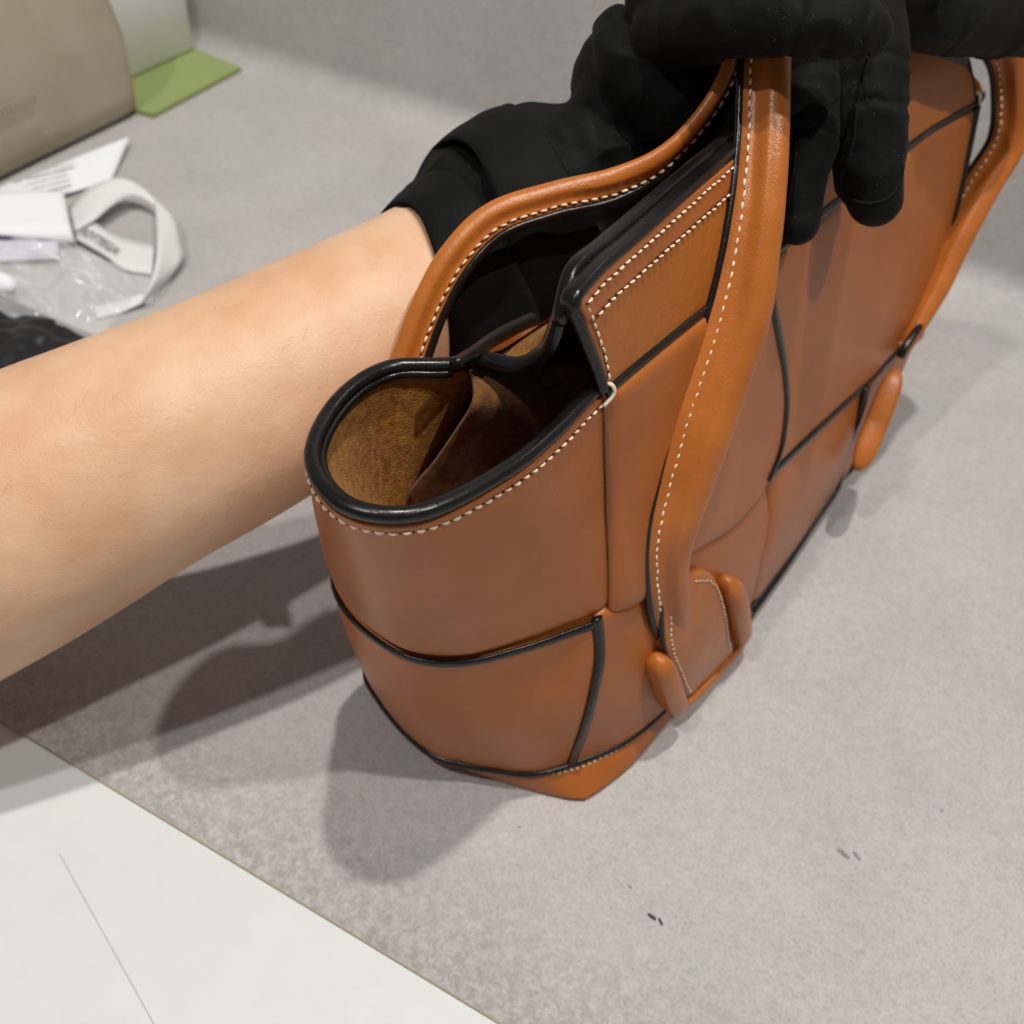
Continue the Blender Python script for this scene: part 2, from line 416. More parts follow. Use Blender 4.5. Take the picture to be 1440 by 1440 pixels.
# seams (bag-surface coordinates found from the photograph)
FLAP = [(842, 548), (925, 478), (1010, 411), (1060, 371), (1140, 305), (1275, 201), (1376, 127)]
flap = poly(FLAP, smin=.7, smax=8.3); 
def sub(pix, **k): return poly(pix, **k)
kw = dict(smin=.7, smax=8.6)
crease = [(8.0, 190), (8.0, 175), (8.0, 160), (8.0, 145), (8.0, 130), (8.0, 115), (8.0, 101)]
# V: wide vertical strap on the front face
Vb = poly([(850, 860), (880, 856), (905, 838), (935, 808), (970, 778), (1020, 745), (1052, 708), (1066, 672)], **kw)
Vt = poly([(842, 548), (925, 478), (1010, 411), (1060, 371)], **kw)
Vr = poly([(1066, 672), (1082, 632), (1089, 595), (1091, 555), (1085, 500), (1073, 440), (1060, 371)], **kw)
Vl = crease[::-1]
Vb[0] = Vl[0]; Vt[0] = Vl[-1]
# R2: bottom row strap on the front face
R2l = poly([(800, 1070), (822, 1005), (836, 940), (838, 900), (834, 864)], **kw)
R2t = [R2l[-1]] + [(s, z + 2) for s, z in Vb]
R2b = [(s, 12.) for s in np.linspace(R2l[0][0], 4.4, 20)]
R2r = [R2b[-1]] + poly([(1060, 790), (1074, 725)], **kw) + [R2t[-1]]
R2l[0] = R2b[0]
panel('strap_panel', R2b, R2t, R2l, R2r, 2.4, {'t': (.4, 3), 'l': (2.4, 1)}, bulge=.6)
cut_edge(R2l, 2.2, .0017, ry=.0013)
def onf_(u, v, off):
    s, z = inv(u, v, smin=.7, smax=8.6); return F(s, z) + Nrm(s, z) * _sg * off
# P: bottom end of the next vertical strap
H1b = poly([(1074, 662), (1110, 628), (1140, 600), (1185, 558), (1230, 515), (1262, 482)], **kw) ; H1b.append((1.3, 84.))
Pk = min(range(len(H1b)), key=lambda k: abs(H1b[k][0] - inv(1230, 515, **kw)[0]))
Pt = [(s, z + 1.5) for s, z in H1b[:Pk + 1]]
Pr = poly([(1190, 650), (1212, 604), (1227, 560), (1230, 530)], **kw); Pr[0] = (Pr[0][0], 12.)
Pb = [(s, 12.) for s in np.linspace(4.4, Pr[0][0], 20)]
Pl = [Pb[0]] + poly([(1060, 790), (1074, 725)], **kw) + [Pt[0]]
Pr.append(Pt[-1])
panel('strap_panel', Pb, Pt, Pl, Pr, 3.0, {'l': (.6, 9)}, bulge=.8)
pe_ = [onf_(u, v, o) for u, v, o in ((1044, 866, .003), (1092, 800, .003), (1138, 731, .003), (1168, 684, .0035))]
pe_ += [P(u, v, depth(F(*inv(u, v, smin=.7, smax=8.6))) - o) for u, v, o in ((1188, 645, .011), (1202, 605, .0165), (1214, 567, .0195), (1218, 545, .0185))]
tube('edge_trim', catmull(pe_, 8), .0023, M['edge'], bag, ref=Vector((NN[0], NN[1], 0)), ry=.0015)
# V over R2
panel('strap_panel', Vb, Vt, Vl, Vr, 4.6, {'b': (-.2, 9), 'l': (1.1, 6), 't': (1.5, 5)}, bulge=1.4)
cut_edge(Vr, 4.4, .0016)
# H1 large horizontal strap
H1t = [q for q in flap if q[0] <= Vr[-1][0]]; H1t = [Vr[-1]] + H1t; H1t = [q for q in H1t if q[0] > 1.35]; H1t.append((1.3, 188.))
H1l = Vr[:]; H1l[0] = H1b[0]
H1r = [(1.3, 84.), (1.3, 110.), (1.3, 150.), (1.3, 188.)]
panel('strap_panel', H1b, H1t, H1l, H1r, 3.4, {'l': (.3, 3), 't': (1.2, 4)}, bulge=1.6)
cut_edge(H1b, 3.4, .0016)
cut_edge(H1r, 3.2, .0022)
# lower far part
panel('strap_panel', [(Pr[0][0], 12.), (.9, 12.)], [(H1b[Pk][0], H1b[Pk][1] + 1), (.9, 81.)], [(Pr[0][0], 12.)] + [(s, z) for s, z in Pr[2:]], [(.9, 12.), (.9, 81.)], 1.2, {}, nu=24, nv=30)
# T: raised top flap
top_pl = poly([(795, 420), (850, 372), (905, 322), (960, 270), (1038, 197)], smin=4, smax=8.3)
top_pl = [(8.0, 224.), (7.6, 226.), (7, 226.), (6, 226.), (5, 226.), (4, 226.), (3, 226.), (2.2, 223.), (1.7, 215.), (1.32, 205.)]
Tl = [(8.0, 190.), (8.0, 200.), (8.0, 212.), (8.0, 224.)]
Tb = [Tl[0]] + flap[1:]; Tb[-1] = (1.3, 190.)
Tr = [(1.3, 190.), (1.31, 197.), (1.32, 205.)]
panel('top_flap', Tb, top_pl, Tl, Tr, 2.4, {}, m=M['creased_leather'], bulge=.8)
cut_edge(Tb, 2.6, .0013)
# reinforcement band along the top of the flap
band_top = [(s, z - .4) for s, z in top_pl[:7]]; band_bot = [(7.92, 215.), (7, 216.), (6, 216.), (5, 216.), (4, 216.), (3, 214.)]
panel('top_band', band_bot, band_top, [(7.97, 215.), (8.0, 223.6)], [(3, 214.), (3, 223.6)], 3.3, {'b': (2.2, 2.5)}, m=M['leather'], nu=80, nv=14)
for dz in (-3.2, -9.3):
    pl = rs([(s, z + dz) for s, z in top_pl[:7]], 120)[3 if dz > -5 else 5:]
    stitches([FO(s, z, 3.45) for s, z in pl], [Nrm(s, z) * _sg for s, z in pl], bag)
pl = rs([(7.88, 220.), (7.87, 214.), (7.88, 205.), (7.9, 197.), (7.94, 190.)], 30)
stitches([FO(s, z, 2.9) for s, z in pl], [Nrm(s, z) * _sg for s, z in pl], bag)
# far part stitches on the flap
pl = rs([(2.7, 219.), (2.2, 213.)], 20); stitches([FO(s, z, 2.9) for s, z in pl], [Nrm(s, z) * _sg for s, z in pl], bag)
lt = [(16.0, 224.), (20, 226.)]
# top edges of both flaps: thick painted edges
def ptube(name, pts, r, ry=None, ref=None, n=12, **k): return tube(name, pts, r, M['edge'], bag, n=n, ry=ry, ref=ref or Vector((0, 0, 1)), **k)
def topedge(pl, off, side):
    pts = [FO(s, z, off) for s, z in rs(pl, 120)]
    return pts
outer = topedge(top_pl, .7, 1); outer_l = topedge(lt, -.2, 1)
# right flap: front vertical edge + top edge, one piece
fe = [FO(8.0, z, .7) for z in (191, 196, 202, 208, 214, 219, 222.5)]
path = catmull(fe + outer[2::6] + [outer[-1]], 4)
def edge_prof(w, h, n=16):
    out = []
    for k in range(n):
        a = 2 * math.pi * k / n; c, s = math.cos(a), math.sin(a)
        out.append((w * math.copysign(abs(c) ** .6, c), h * math.copysign(abs(s) ** .6, s)))
    return out
def sweep_edge(name, pts, w, h, ref):
    V_, F_ = sweep(pts, edge_prof(w, h), ref); return mk(name, V_, F_, M['edge'], bag)
nref = Vector((-.35, -.5, .8)).normalized()
sweep_edge('flap_edge', path, .0027, .0018, nref)
# left flap edge: leaves the left notch, sweeps in to meet the right flap at the corner
c0 = FO(16, 190, 0); c1 = path[len(fe) * 4 - 8] + Vector((-.0035, .0, -.0005))
lp = catmull([c0, c0.lerp(c1, .22) + Vector((.001, -.0015, -.002)), c0.lerp(c1, .5) + Vector((.004, -.002, -.0065)), c0.lerp(c1, .75) + Vector((.0035, 0, -.0065)), c0.lerp(c1, .93) + Vector((.001, 0, -.0015)), c1] + [p + Vector((-.0044, .0006, -.0003)) for p in outer[6::6]], 5)
sweep_edge('flap_edge', lp, .0022, .0020, nref)
V = []; nl_ = len(lp)
for i, p in enumerate(lp):
    f = i / (nl_ - 1); q = F(16 + .8 * min(1, f * 4) + 6.0 * max(0, f - .15) / .85, 185)
    for k in range(9): V.append((p + Vector((-.0004, 0, -.0008))).lerp(q, k / 8))
fo = mk('top_flap', V, [(i * 9 + k, i * 9 + k + 1, i * 9 + 10 + k, i * 9 + 9 + k) for i in range(nl_ - 1) for k in range(8)], M['suede'], bag)
ark = catmull([P(640, 512, .264), P(664, 497, .270), P(690, 478, .277), P(722, 460, .282), P(752, 446, .286)], 8)
sweep_edge('strap_edge', ark, .0019, .0016, nref)
V = []
for i, p in enumerate(ark):
    f = i / (len(ark) - 1); q = P(690 + 66 * f, 498 - 44 * f, .279 + .006 * f)
    for k in range(4): V.append(p.lerp(q, k / 3) + Vector((0, 0, -.0012)))
mk('strap_end', V, [(i * 4 + k, i * 4 + k + 1, i * 4 + 5 + k, i * 4 + 4 + k) for i in range(8, len(ark) - 1) for k in range(3)], M['leather'], bag)
# soft top lining between the two edges
lq = catmull([FO(16, 190, -3), lp[10] + Vector((0, 0, -.003)), lp[16] + Vector((.001, .001, -.003))], 6)

# E2 lower end strap and E1 upper end strap
E2t = [(s, 100. - 1.0) for s in np.linspace(R2l[-1][0] + .02, 16.2, 60)]
E2t = [(s, z - 2.0 * math.sin(math.pi * k / 59) * 0) for k, (s, z) in enumerate(E2t)]
E2b = [(s, 12.) for s in np.linspace(R2l[0][0], 16.2, 60)]
panel('end_strap', E2b, E2t, [(E2b[0][0], 12.)] + R2l[4:-4:4] + [E2t[0]], [(16.2, 12.), (16.2, 99.)], 1.9, {'l': (.2, 3)}, nu=120, nv=50, bulge=.6)
cut_edge(E2t, 1.8, .0015, n=120, ry=.0012)
E1b = [(s, 102. ) for s in np.linspace(8.0, 16.0, 60)]
E1t = [(s, 188.5) for s in np.linspace(8.0, 16.0, 60)]
panel('end_strap', E1b, E1t, [(8., 102.), (8., 188.5)], [(16., 102.), (16., 188.5)], 1.1, {'b': (-.3, 5)}, nu=130, nv=60, bulge=1.6)
pl = rs(crease, 60); tube('seam', [FO(s, z, 1.15) for s, z in pl], .0002, M['edge'], bag, n=6, ref=[Nrm(s, z) * _sg for s, z in pl])
# rolled rim of the end opening
rim = [FO(s, 190.6 + .5 * math.sin((s - 8) / 8 * math.pi), -.6) for s in np.linspace(7.98, 16.0, 150)]
V_, F_ = sweep(rim, circ(.0023, 14, .0021), Vector((0, 0, 1))); mk('rim_edge', V_, F_, M['edge'], bag)
V_, F_ = sweep([p + Vector((0, 0, -.0004)) for p in [FO(s, 190.0, -2.7) for s in np.linspace(8.15, 15.8, 120)]], circ(.0013, 10), Vector((0, 0, 1))); mk('rim_edge', V_, F_, M['edge'], bag)
pl = [(s, 185.8) for s in np.linspace(8.03, 14.5, 160)]
stitches([FO(s, z, 1.55) for s, z in pl], [Nrm(s, z) * _sg for s, z in pl], bag)
# suede nap along the inner rim
V = []; Fc = []
for k in range(1500):
    s = random.uniform(8.3, 15.8); z = 187.5 - abs(random.gauss(0, 1.2 if k % 3 else 18)); p = FO(s, z, -2.5); n_ = -Nrm(s, z) * _sg
    d = (n_ * random.uniform(.3, 1) + Vector((random.uniform(-.6, .6), random.uniform(-.6, .6), random.uniform(-.2, .9)))).normalized() * random.uniform(.0005, .0013)
    w = d.cross(Vector((0, 0, 1)) + n_ * .3).normalized() * .00005; b0 = len(V)
    V += [p - w, p + w, p + d]; Fc.append((b0, b0 + 1, b0 + 2))
mk('suede_nap', V, Fc, mat('suede_nap', (.5, .28, .10), .9, .1), bag, kind='stuff')
V_, F_ = sweep([FO(s % K, 190.6, -.6) for s in np.linspace(23.0, 25.3, 30)], circ(.0023, 12), Vector((0, 0, 1))); mk('rim_edge', V_, F_, M['edge'], bag)
V_, F_ = sweep([FO(1.31, z, .7) for z in np.linspace(191, 206, 8)], circ(.0022, 12), Vector((1, 0, 0))); mk('flap_edge', V_, F_, M['edge'], bag)
fk_ = FO(1.28, 190.5, 2.5)
tube('thread_loop', catmull([fk_ + Vector((-.003, -.001, .002)), fk_ + Vector((0, -.0015, .0028)), fk_ + Vector((.0015, 0, -.001)), fk_ + Vector((.0005, 0, -.005))], 6), .0007, M['thread'], bag, n=8)
# thread knot at the front notch
nk = FO(7.97, 190.5, 1.2)
tube('thread_loop', catmull([nk + Vector((0, -.001, .0025)), nk + Vector((.0022, .0002, .0018)), nk + Vector((.003, .0004, -.001)), nk + Vector((.0014, -.0018, -.0045))], 6), .0006, M['thread'], bag, n=8)
# painted frayed end in the notch
V = []; Fc = []
for k in range(26):
    p = F(8.05, 191) + Vector((-.0015, -.001, .0005)); d = Vector((random.gauss(-.5, .6), random.gauss(-.3, .6), random.gauss(.3, .6))).normalized() * random.uniform(.0015, .0032)
    w = d.cross(Vector((.3, .2, 1))).normalized() * .00016; b0 = len(V); V += [p - w, p + w, p + d]; Fc.append((b0, b0 + 1, b0 + 2))
mk('frayed_thread', V, Fc, M['edge'], bag, kind='stuff')
# inner gusset lining inside the end opening
g0 = FO(16.0, 188, -1.5); 
gpts_top = [g0, F(17, 190) + Vector((.008, -.002, -.003)), F(18.2, 190) + Vector((.014, 0, -.006))]
ge = catmull([Vector(g0), P(664, 562, .268), P(640, 604, .279), P(610, 648, .291), P(572, 700, .304), P(560, 790, .325)], 12)
def gus(t, v):   # t: 0 free edge -> 1 at the front wall;  v: 0 top -> 1 bottom
    a = ge[int(v * (len(ge) - 1))]
    b = F(7.6, 186 - 110 * v) + Vector((-.004, .004, 0)); c = a.lerp(b, .5) + Vector((-.002, .012, -.004 * (1 - v)))
    return a * (1 - t) ** 2 + c * 2 * t * (1 - t) + b * t * t
V = [gus(i / 24, j / 30) for j in range(31) for i in range(25)]
gl = mk('gusset_lining', V, [(j * 25 + i, j * 25 + i + 1, (j + 1) * 25 + i + 1, (j + 1) * 25 + i) for j in range(30) for i in range(24)], M['shaded_lining'], bag)
sm = gl.modifiers.new('thickness', 'SOLIDIFY'); sm.thickness = .0012

# base
z0 = [(0, 258), (50, 256), (53, 225), (55, 185), (56.5, 140), (57, 100), (57, 62), (56.5, 26), (50.5, 0), (35, -7.5), (17.5, -14.5), (5, -19), (-6, -21), (-24, -18), (-40, -13), (-52, -9), (-57, -4), (-57, 26), (-57, 62), (-57, 100), (-56.5, 140), (-55, 185), (-53, 225), (-50, 256)]
def base_pt(s, v):
    i = int(s) % K; u = s - int(s); a = np.array(z0[i]); b = np.array(z0[(i + 1) % K]); q = a * (1 - u) + b * u
    if u > .5: a2, k = np.array(z0[(i + 2) % K]), (u - .5) * 2
    else: a2, k = np.array(z0[i - 1]), 1 - u * 2
    c = b if u > .5 else a; o = a if u > .5 else b
    q = q + (a2 + o - 2 * c) * .06 * k * k
    xy = (O_ + q[0] * NN + q[1] * AX) / 1000
    lo = Vector((xy[0], xy[1], .0015)); hi = FO(s, 14.2, 1.0)
    p = lo.lerp(hi, v); return p + (Vector((NN[0], NN[1], 0)) * 0 + Nrm(s, 14) * _sg * .0008) * math.sin(math.pi * v)
ns = 240; V = []; Fc = []; nv = 10
for i in range(ns):
    s = K * i / ns
    lo = base_pt(s, 0); cen = Vector(((O_[0] + 120 * AX[0]) / 1000, (O_[1] + 120 * AX[1]) / 1000, 0))
    V.append(lo.lerp(cen, .02) * 1.0); V[-1].z = .0002
    for j in range(nv + 1): V.append(base_pt(s, j / nv))
q = nv + 2
for i in range(ns):
    for j in range(nv + 1):
        a = i * q + j; b = ((i + 1) % ns) * q + j; Fc.append((a, b, b + 1, a + 1))
Fc.append(tuple(i * q for i in range(ns)))
mk('base', V, Fc, M['leather'], bag)
pts = [FO(s, 13.6, 2.4) for s in np.linspace(0, K, 241)[:-1]]
tube('base_trim', pts, .0012, M['edge'], bag, closed=True, ref=Vector((0, 0, 1)), ry=.0016)
pl = [(s, 10.6) for s in np.linspace(5.0, 15.5, 200)]
sp = [base_pt(s, .82) for s, z in pl]; stitches(sp, [Nrm(s, 13) * _sg for s, z in pl], bag, step=.0026, ln=.0016, r=.0003, lift=.0003)

# ------------------------------------------------------------------ handles (rolled leather with a stitched flange)
def dprof(w, fl, r, th=.0014):
    """rolled tube of radius r at +side, stitched flange to -side; total width w"""
    out = []; cx = w / 2 - r
    for k in range(17):
        a = -math.pi * .5 + math.pi * k / 16; out.append((cx + r * math.cos(a), r * .72 * math.sin(a)))
    x1 = -w / 2 + fl
    for k in range(1, 9):
        u = k / 8; x = cx + (x1 - cx) * u; q_ = (1 + math.cos(math.pi * u)) / 2; out.append((x, r * .72 * q_ + th * (1 - q_)))
    out += [(-w / 2 + .0005, th), (-w / 2, 0), (-w / 2 + .0005, -th)]
    for k in range(0, 8):
        u = 1 - k / 8; x = cx + (x1 - cx) * u; q_ = (1 + math.cos(math.pi * u)) / 2; out.append((x, -(r * .72 * q_ + th * (1 - q_))))
    return out
def handle(path, w, flip=1, ref=None, sc=None, stlift=.0012):
    V_, F_ = sweep(path, [(a * flip, b) for a, b in dprof(w, .0042, .0060)], ref, scale=sc)
    o = mk('handle', V_, F_, M['handle_leather'], bag)
    fr = frames(path, ref); ks = sc or [1] * len(path)
    tube('handle_edge', [p - s * (w / 2 + .0003) * flip * k for (p, t, s, n), k in zip(fr, ks)], .0014, M['edge'], bag, n=8, ref=ref, ry=.0019)
    for sd in (1, -1):
        stitches([p - s * (w / 2 - .0030) * flip * k + n * stlift * sd for (p, t, s, n), k in zip(fr, ks)], [n * sd for (p, t, s, n) in fr], bag, step=.0034, ln=.0023, r=.00038, lift=.0005)
    return o
def onf(u, v, off):      # photo pixel on the bag skin, lifted off it by off metres
    s, z = inv(u, v, smin=.7, smax=8.3); return P(u, v, depth(F(s, z)) - off)
ctl = [onf(952, 902, .002), onf(944, 858, .013), onf(939, 805, .018), onf(944, 753, .021), onf(964, 680, .024), onf(993, 587, .026),
       onf(1038, 450, .026), P(1058, 350, .300), P(1069, 270, .297), P(1075, 187, .296), P(1078, 90, .297), P(1084, 20, .300), P(1112, -22, .308), P(1180, -30, .33), P(1270, -15, .37), P(1370, 25, .405), P(1415, 75, .425),
       P(1425, 135, .436), P(1418, 200, .445), P(1380, 264, .453), P(1343, 332, .459), P(1314, 398, .464), P(1290, 448, .467), P(1277, 476, .468), P(1268, 496, .470)]
hp = catmull(ctl, 12)
wsc = []
cpw = [13.0, 17.0, 16.5, 17.5, 19.5, 21.5, 20.5, 17.0, 15.6, 14.8, 14.5, 14.3, 14.3, 14.3, 14.3, 14.3, 14.5, 15, 15.5, 16.4, 17, 15.5, 12, 9, 6]
for i in range(len(hp)):
    k = i / 12; a = int(min(k, len(cpw) - 2)); u = k - a; wsc.append((cpw[a] * (1 - u) + cpw[a + 1] * u) / 16)
fn = Vector((NN[0], NN[1], .25)).normalized(); refs = []
for i, p in enumerate(hp):
    k = i / 12; t = (hp[min(i + 1, len(hp) - 1)] - hp[max(i - 1, 0)]).normalized()
    cdv = (Vector(C) - p).normalized(); mixw = max(0, min(1, (k - 5.5) / 3)); rv = cdv.lerp(fn, .42 * (1 - mixw)).normalized()
    rv = (rv - t * rv.dot(t)).normalized(); ang = math.pi * max(0, min(1, (k - 11) / 5))
    refs.append(Matrix.Rotation(ang, 3, t) @ rv)
handle(hp, .016, -1 if frames(hp, refs)[60][2].dot(Vector(R[:, 0])) < 0 else 1, refs, wsc)
# left handle
lctl = [P(548, 620, .325), P(556, 560, .322), P(576, 500, .318), P(600, 435, .314), P(638, 365, .310), P(695, 308, .309), P(780, 278, .311), P(862, 258, .313), P(930, 224, .313), P(985, 168, .311), P(1020, 110, .308), P(1040, 50, .306), P(1080, 0, .312)]
lp_ = catmull(lctl, 12)
lw = [11.5, 11.5, 11.5, 11.3, 11.2, 11, 10.4, 10, 9.2, 8.2, 7.6, 7.6, 7.6]; ls = []
for i in range(len(lp_)):
    k = i / 12; a = int(min(k, len(lw) - 2)); u = k - a; ls.append((lw[a] * (1 - u) + lw[a + 1] * u) / 16)
lrefs = []; fl = None
for i, p in enumerate(lp_):
    k = i / 12; t = (lp_[min(i + 1, len(lp_) - 1)] - lp_[max(i - 1, 0)]).normalized()
    rv = (Vector(C) - p).normalized() + Vector((-.25, 0, .25)); rv = (rv - t * rv.dot(t)).normalized()
    if fl is None: fl = 1 if t.cross(rv).normalized().dot(Vector(R[:, 1] * 0) + Vector(R @ np.array([1., -.4, 0]))) < 0 else -1
    tw = -.15 - 1.2 * max(0, min(1, (k - 6.2) / 2.2)); lrefs.append(Matrix.Rotation(tw * fl, 3, t) @ rv)
handle(lp_, .0155, fl, lrefs, ls)

# handle anchors on the front face
def slab(name, pix, off0, off1, m, rnd=.0008, smin=.7, smax=8.6, st=False, n=8):
    """a leather piece following the face: outline in pixels, thickness from off0 to off1 (mm)"""
    ol = [inv(u, v, smin, smax) for u, v in pix]
    ol = [(p.x / 10, p.y) for p in catmull([Vector((s * 10, z, 0)) for s, z in ol], n, closed=True)]
    cs = sum(p[0] for p in ol) / len(ol); cz = sum(p[1] for p in ol) / len(ol); N_ = len(ol); V = []; Fc = []
    lv = [(1.0, off0), (1.02, off0 + (off1 - off0) * .5), (1.0, off1 - .9), (.955, off1 - .25), (.88, off1), (.6, off1 + .2), (.3, off1 + .3)]
    for k, o in lv:
        for s, z in ol: V.append(FO(cs + (s - cs) * k, cz + (z - cz) * k, o))
    V.append(FO(cs, cz, off1 + .3))
    for a in range(len(lv) - 1):
        for i in range(N_): Fc.append((a * N_ + i, a * N_ + (i + 1) % N_, (a + 1) * N_ + (i + 1) % N_, (a + 1) * N_ + i))
    for i in range(N_): Fc.append(((len(lv) - 1) * N_ + i, (len(lv) - 1) * N_ + (i + 1) % N_, len(V) - 1))
    o = mk(name, V, Fc, m, bag)
    return o, ol, cs, cz
# flat stitched end of the handle
tab_px = [(914, 812), (912, 868), (918, 905), (934, 938), (950, 966), (966, 950), (990, 928), (1012, 905), (1006, 880), (998, 840), (985, 808), (965, 796)]
o, ol, cs, cz = slab('handle_tab', tab_px, 2.5, 7.4, M['handle_leather'], n=5)
pts = [FO(s, z, 5.9) for s, z in ol[:24]]; tube('handle_tab_edge', pts, .0012, M['edge'], bag, n=8, ref=[Nrm(s, z) * _sg for s, z in ol[:24]])
st = [(cs + (s - cs) * .86, cz + (z - cz) * .90) for s, z in ol]
for a, b in ((0, 21), (36, 58)):
    stitches([FO(s, z, 7.55) for s, z in st[a:b]], [Nrm(s, z) * _sg for s, z in st[a:b]], bag, step=.0029, ln=.0019, r=.0003)
# under-strap and its two rolled ends
slab('anchor_strap', [(912, 930), (930, 985), (948, 990), (985, 965), (1020, 925), (1034, 890), (1020, 870), (985, 900), (950, 940)], 1.5, 5.2, M['leather'], n=5)
def roll(name, p0, p1, off, w, th, m=None, **k):
    a = inv(*p0, **k); b = inv(*p1, **k); path = [FO(a[0] + (b[0] - a[0]) * t, a[1] + (b[1] - a[1]) * t, off) for t in np.linspace(0, 1, 20)]
    ref = [Nrm(a[0] + (b[0] - a[0]) * t, a[1] + (b[1] - a[1]) * t) * _sg for t in np.linspace(0, 1, 20)]
    sc = [max(.04, 1 - (abs(t - .5) * 2) ** 7) ** .45 for t in np.linspace(0, 1, 20)]
    V_, F_ = sweep(path, edge_prof(w, th), ref, scale=sc); return mk(name, V_, F_, m or M['handle_leather'], bag)
roll('anchor_roll', (905, 912), (934, 984), 6.3, .0047, .0056, smin=.7, smax=8.6)
roll('anchor_roll', (999, 805), (1023, 890), 6.3, .0047, .0056, smin=.7, smax=8.6)
roll('anchor_strap', (936, 984), (1031, 892), 4.6, .0026, .0042, smin=.7, smax=8.6)
# far anchor
FA = [FO(2.25, z, 5.5) for z in np.linspace(92, 30, 16)]
tube('handle_end', catmull([P(1294, 458, .4655), P(1284, 472, .4635), P(1273, 488, .4625), P(1266, 503, .463)], 6), .0019, M['edge'], bag)
fr_ = [P(1262 + (1206 - 1262) * t, 520 + (662 - 520) * t, .464 + .003 * t) for t in np.linspace(0, 1, 20)]
fsc = [math.sqrt(max(.04, 1 - (abs(t - .5) * 2) ** 4)) for t in np.linspace(0, 1, 20)]
V_, F_ = sweep(fr_, edge_prof(.0056, .0045), (Vector(C) - fr_[5]).normalized(), scale=fsc); mk('anchor_roll', V_, F_, M['handle_leather'], bag)

# ------------------------------------------------------------------ the person: bare forearm in a black glove
def blobmesh(name, chains, vox, smooth, m, parent=None, rnd=0):
    V = []; Fc = []
    for ch in chains:
        pts = [Vector((*p, r)) if False else (Vector(p), r) for p, r in ch]
        # dense spheres-chain as lofted rings + end caps
        cp = catmull([p for p, r in pts], 6); rr = catmull([Vector((r, 0, 0)) for p, r in pts], 6); rr = [v.x for v in rr]
        path = []; rad = []
        t0 = (cp[1] - cp[0]).normalized(); t1 = (cp[-1] - cp[-2]).normalized()
        for a in (90, 70, 50, 30, 12):
            path.append(cp[0] - t0 * rr[0] * math.sin(math.radians(a))); rad.append(max(rr[0] * math.cos(math.radians(a)), .0004))
        path += cp; rad += rr
        for a in (12, 30, 50, 70, 90):
            path.append(cp[-1] + t1 * rr[-1] * math.sin(math.radians(a))); rad.append(max(rr[-1] * math.cos(math.radians(a)), .0004))
        ref = t0.orthogonal().normalized(); b0 = len(V); n = 16
        for i, p in enumerate(path):
            t = (path[min(i + 1, len(path) - 1)] - path[max(0, i - 1)]).normalized()
            ref = (ref - t * ref.dot(t)).normalized(); s = t.cross(ref)
            for k in range(n):
                a = 2 * math.pi * k / n; V.append(p + (ref * math.cos(a) + s * math.sin(a)) * rad[i])
        for i in range(len(path) - 1):
            for k in range(n): Fc.append((b0 + i * n + k, b0 + i * n + (k + 1) % n, b0 + (i + 1) * n + (k + 1) % n, b0 + (i + 1) * n + k))
        Fc.append(tuple(range(b0 + n - 1, b0 - 1, -1))); Fc.append(tuple(range(b0 + (len(path) - 1) * n, b0 + len(path) * n)))
    o = mk(name, V, Fc, m, None)
    r = o.modifiers.new('remesh', 'REMESH'); r.mode = 'VOXEL'; r.voxel_size = vox; r.use_smooth_shade = True
    s = o.modifiers.new('smooth', 'SMOOTH'); s.factor = .5; s.iterations = smooth
    dg = bpy.context.evaluated_depsgraph_get(); me = bpy.data.meshes.new_from_object(o.evaluated_get(dg)); o.modifiers.clear(); o.data = me
    me.polygons.foreach_set('use_smooth', [True] * len(me.polygons))
    return o
arm = [(-420, 960, .345, 48.5), (-250, 870, .340, 48.5), (-90, 785, .338, 48.2), (60, 706, .338, 46.4), (180, 645, .339, 43.2), (300, 588, .342, 40.8), (430, 521, .348, 38.5), (560, 450, .357, 36.2), (625, 410, .362, 35)]
ac = [P(u, v, d) for u, v, d, r in arm]; ap = catmull(ac, 12); ar = [v.x for v in catmull([Vector((a[3] / 1000, 0, 0)) for a in arm], 12)]
V = []; Fc = []; n = 48; ref = Vector((0, 0, 1))
for i, p in enumerate(ap):
    t = (ap[min(i + 1, len(ap) - 1)] - ap[max(0, i - 1)]).normalized(); s = t.cross(Vector((0, 0, 1))).normalized(); u_ = s.cross(t)
    for k in range(n):
        a = 2 * math.pi * k / n; c_, s_ = math.cos(a), math.sin(a)
        wob = 1 + .012 * noise.noise(Vector((i * .06, c_ * 1.2, s_ * 1.2)))
        V.append(p + (s * c_ * 1.0 + u_ * s_ * .97) * ar[i] * wob)
for i in range(len(ap) - 1):
    for k in range(n): Fc.append((i * n + k, i * n + (k + 1) % n, (i + 1) * n + (k + 1) % n, (i + 1) * n + k))
Fc.append(tuple(range(n))); Fc.append(tuple(range((len(ap) - 1) * n, len(ap) * n)))
person = mk('person', V, Fc, M['skin'])
V_h = []; F_h = []; rh = random.Random(5)
for k in range(260):
    i = rh.randrange(10, len(ap) - 14); a = rh.uniform(0, 2 * math.pi); p = ap[i]; t = (ap[i + 1] - ap[i - 1]).normalized(); s = t.cross(Vector((0, 0, 1))).normalized(); u_ = s.cross(t)
    n_ = s * math.cos(a) + u_ * math.sin(a); h = p + n_ * (ar[i] * (1.0 - .012)); d = (t * rh.uniform(.5, 1) + n_ * .25 + s * rh.uniform(-.5, .5) + u_ * rh.uniform(-.4, .4)).normalized(); L_ = rh.uniform(.003, .0075); w = d.cross(n_).normalized() * .00003; b0 = len(V_h)
    V_h += [h - w, h + w, h + d * L_ * .5 + n_ * .0006 - w * .7, h + d * L_ * .5 + n_ * .0006 + w * .7, h + d * L_ + n_ * .0003]; F_h += [(b0, b0 + 1, b0 + 3, b0 + 2), (b0 + 2, b0 + 3, b0 + 4)]
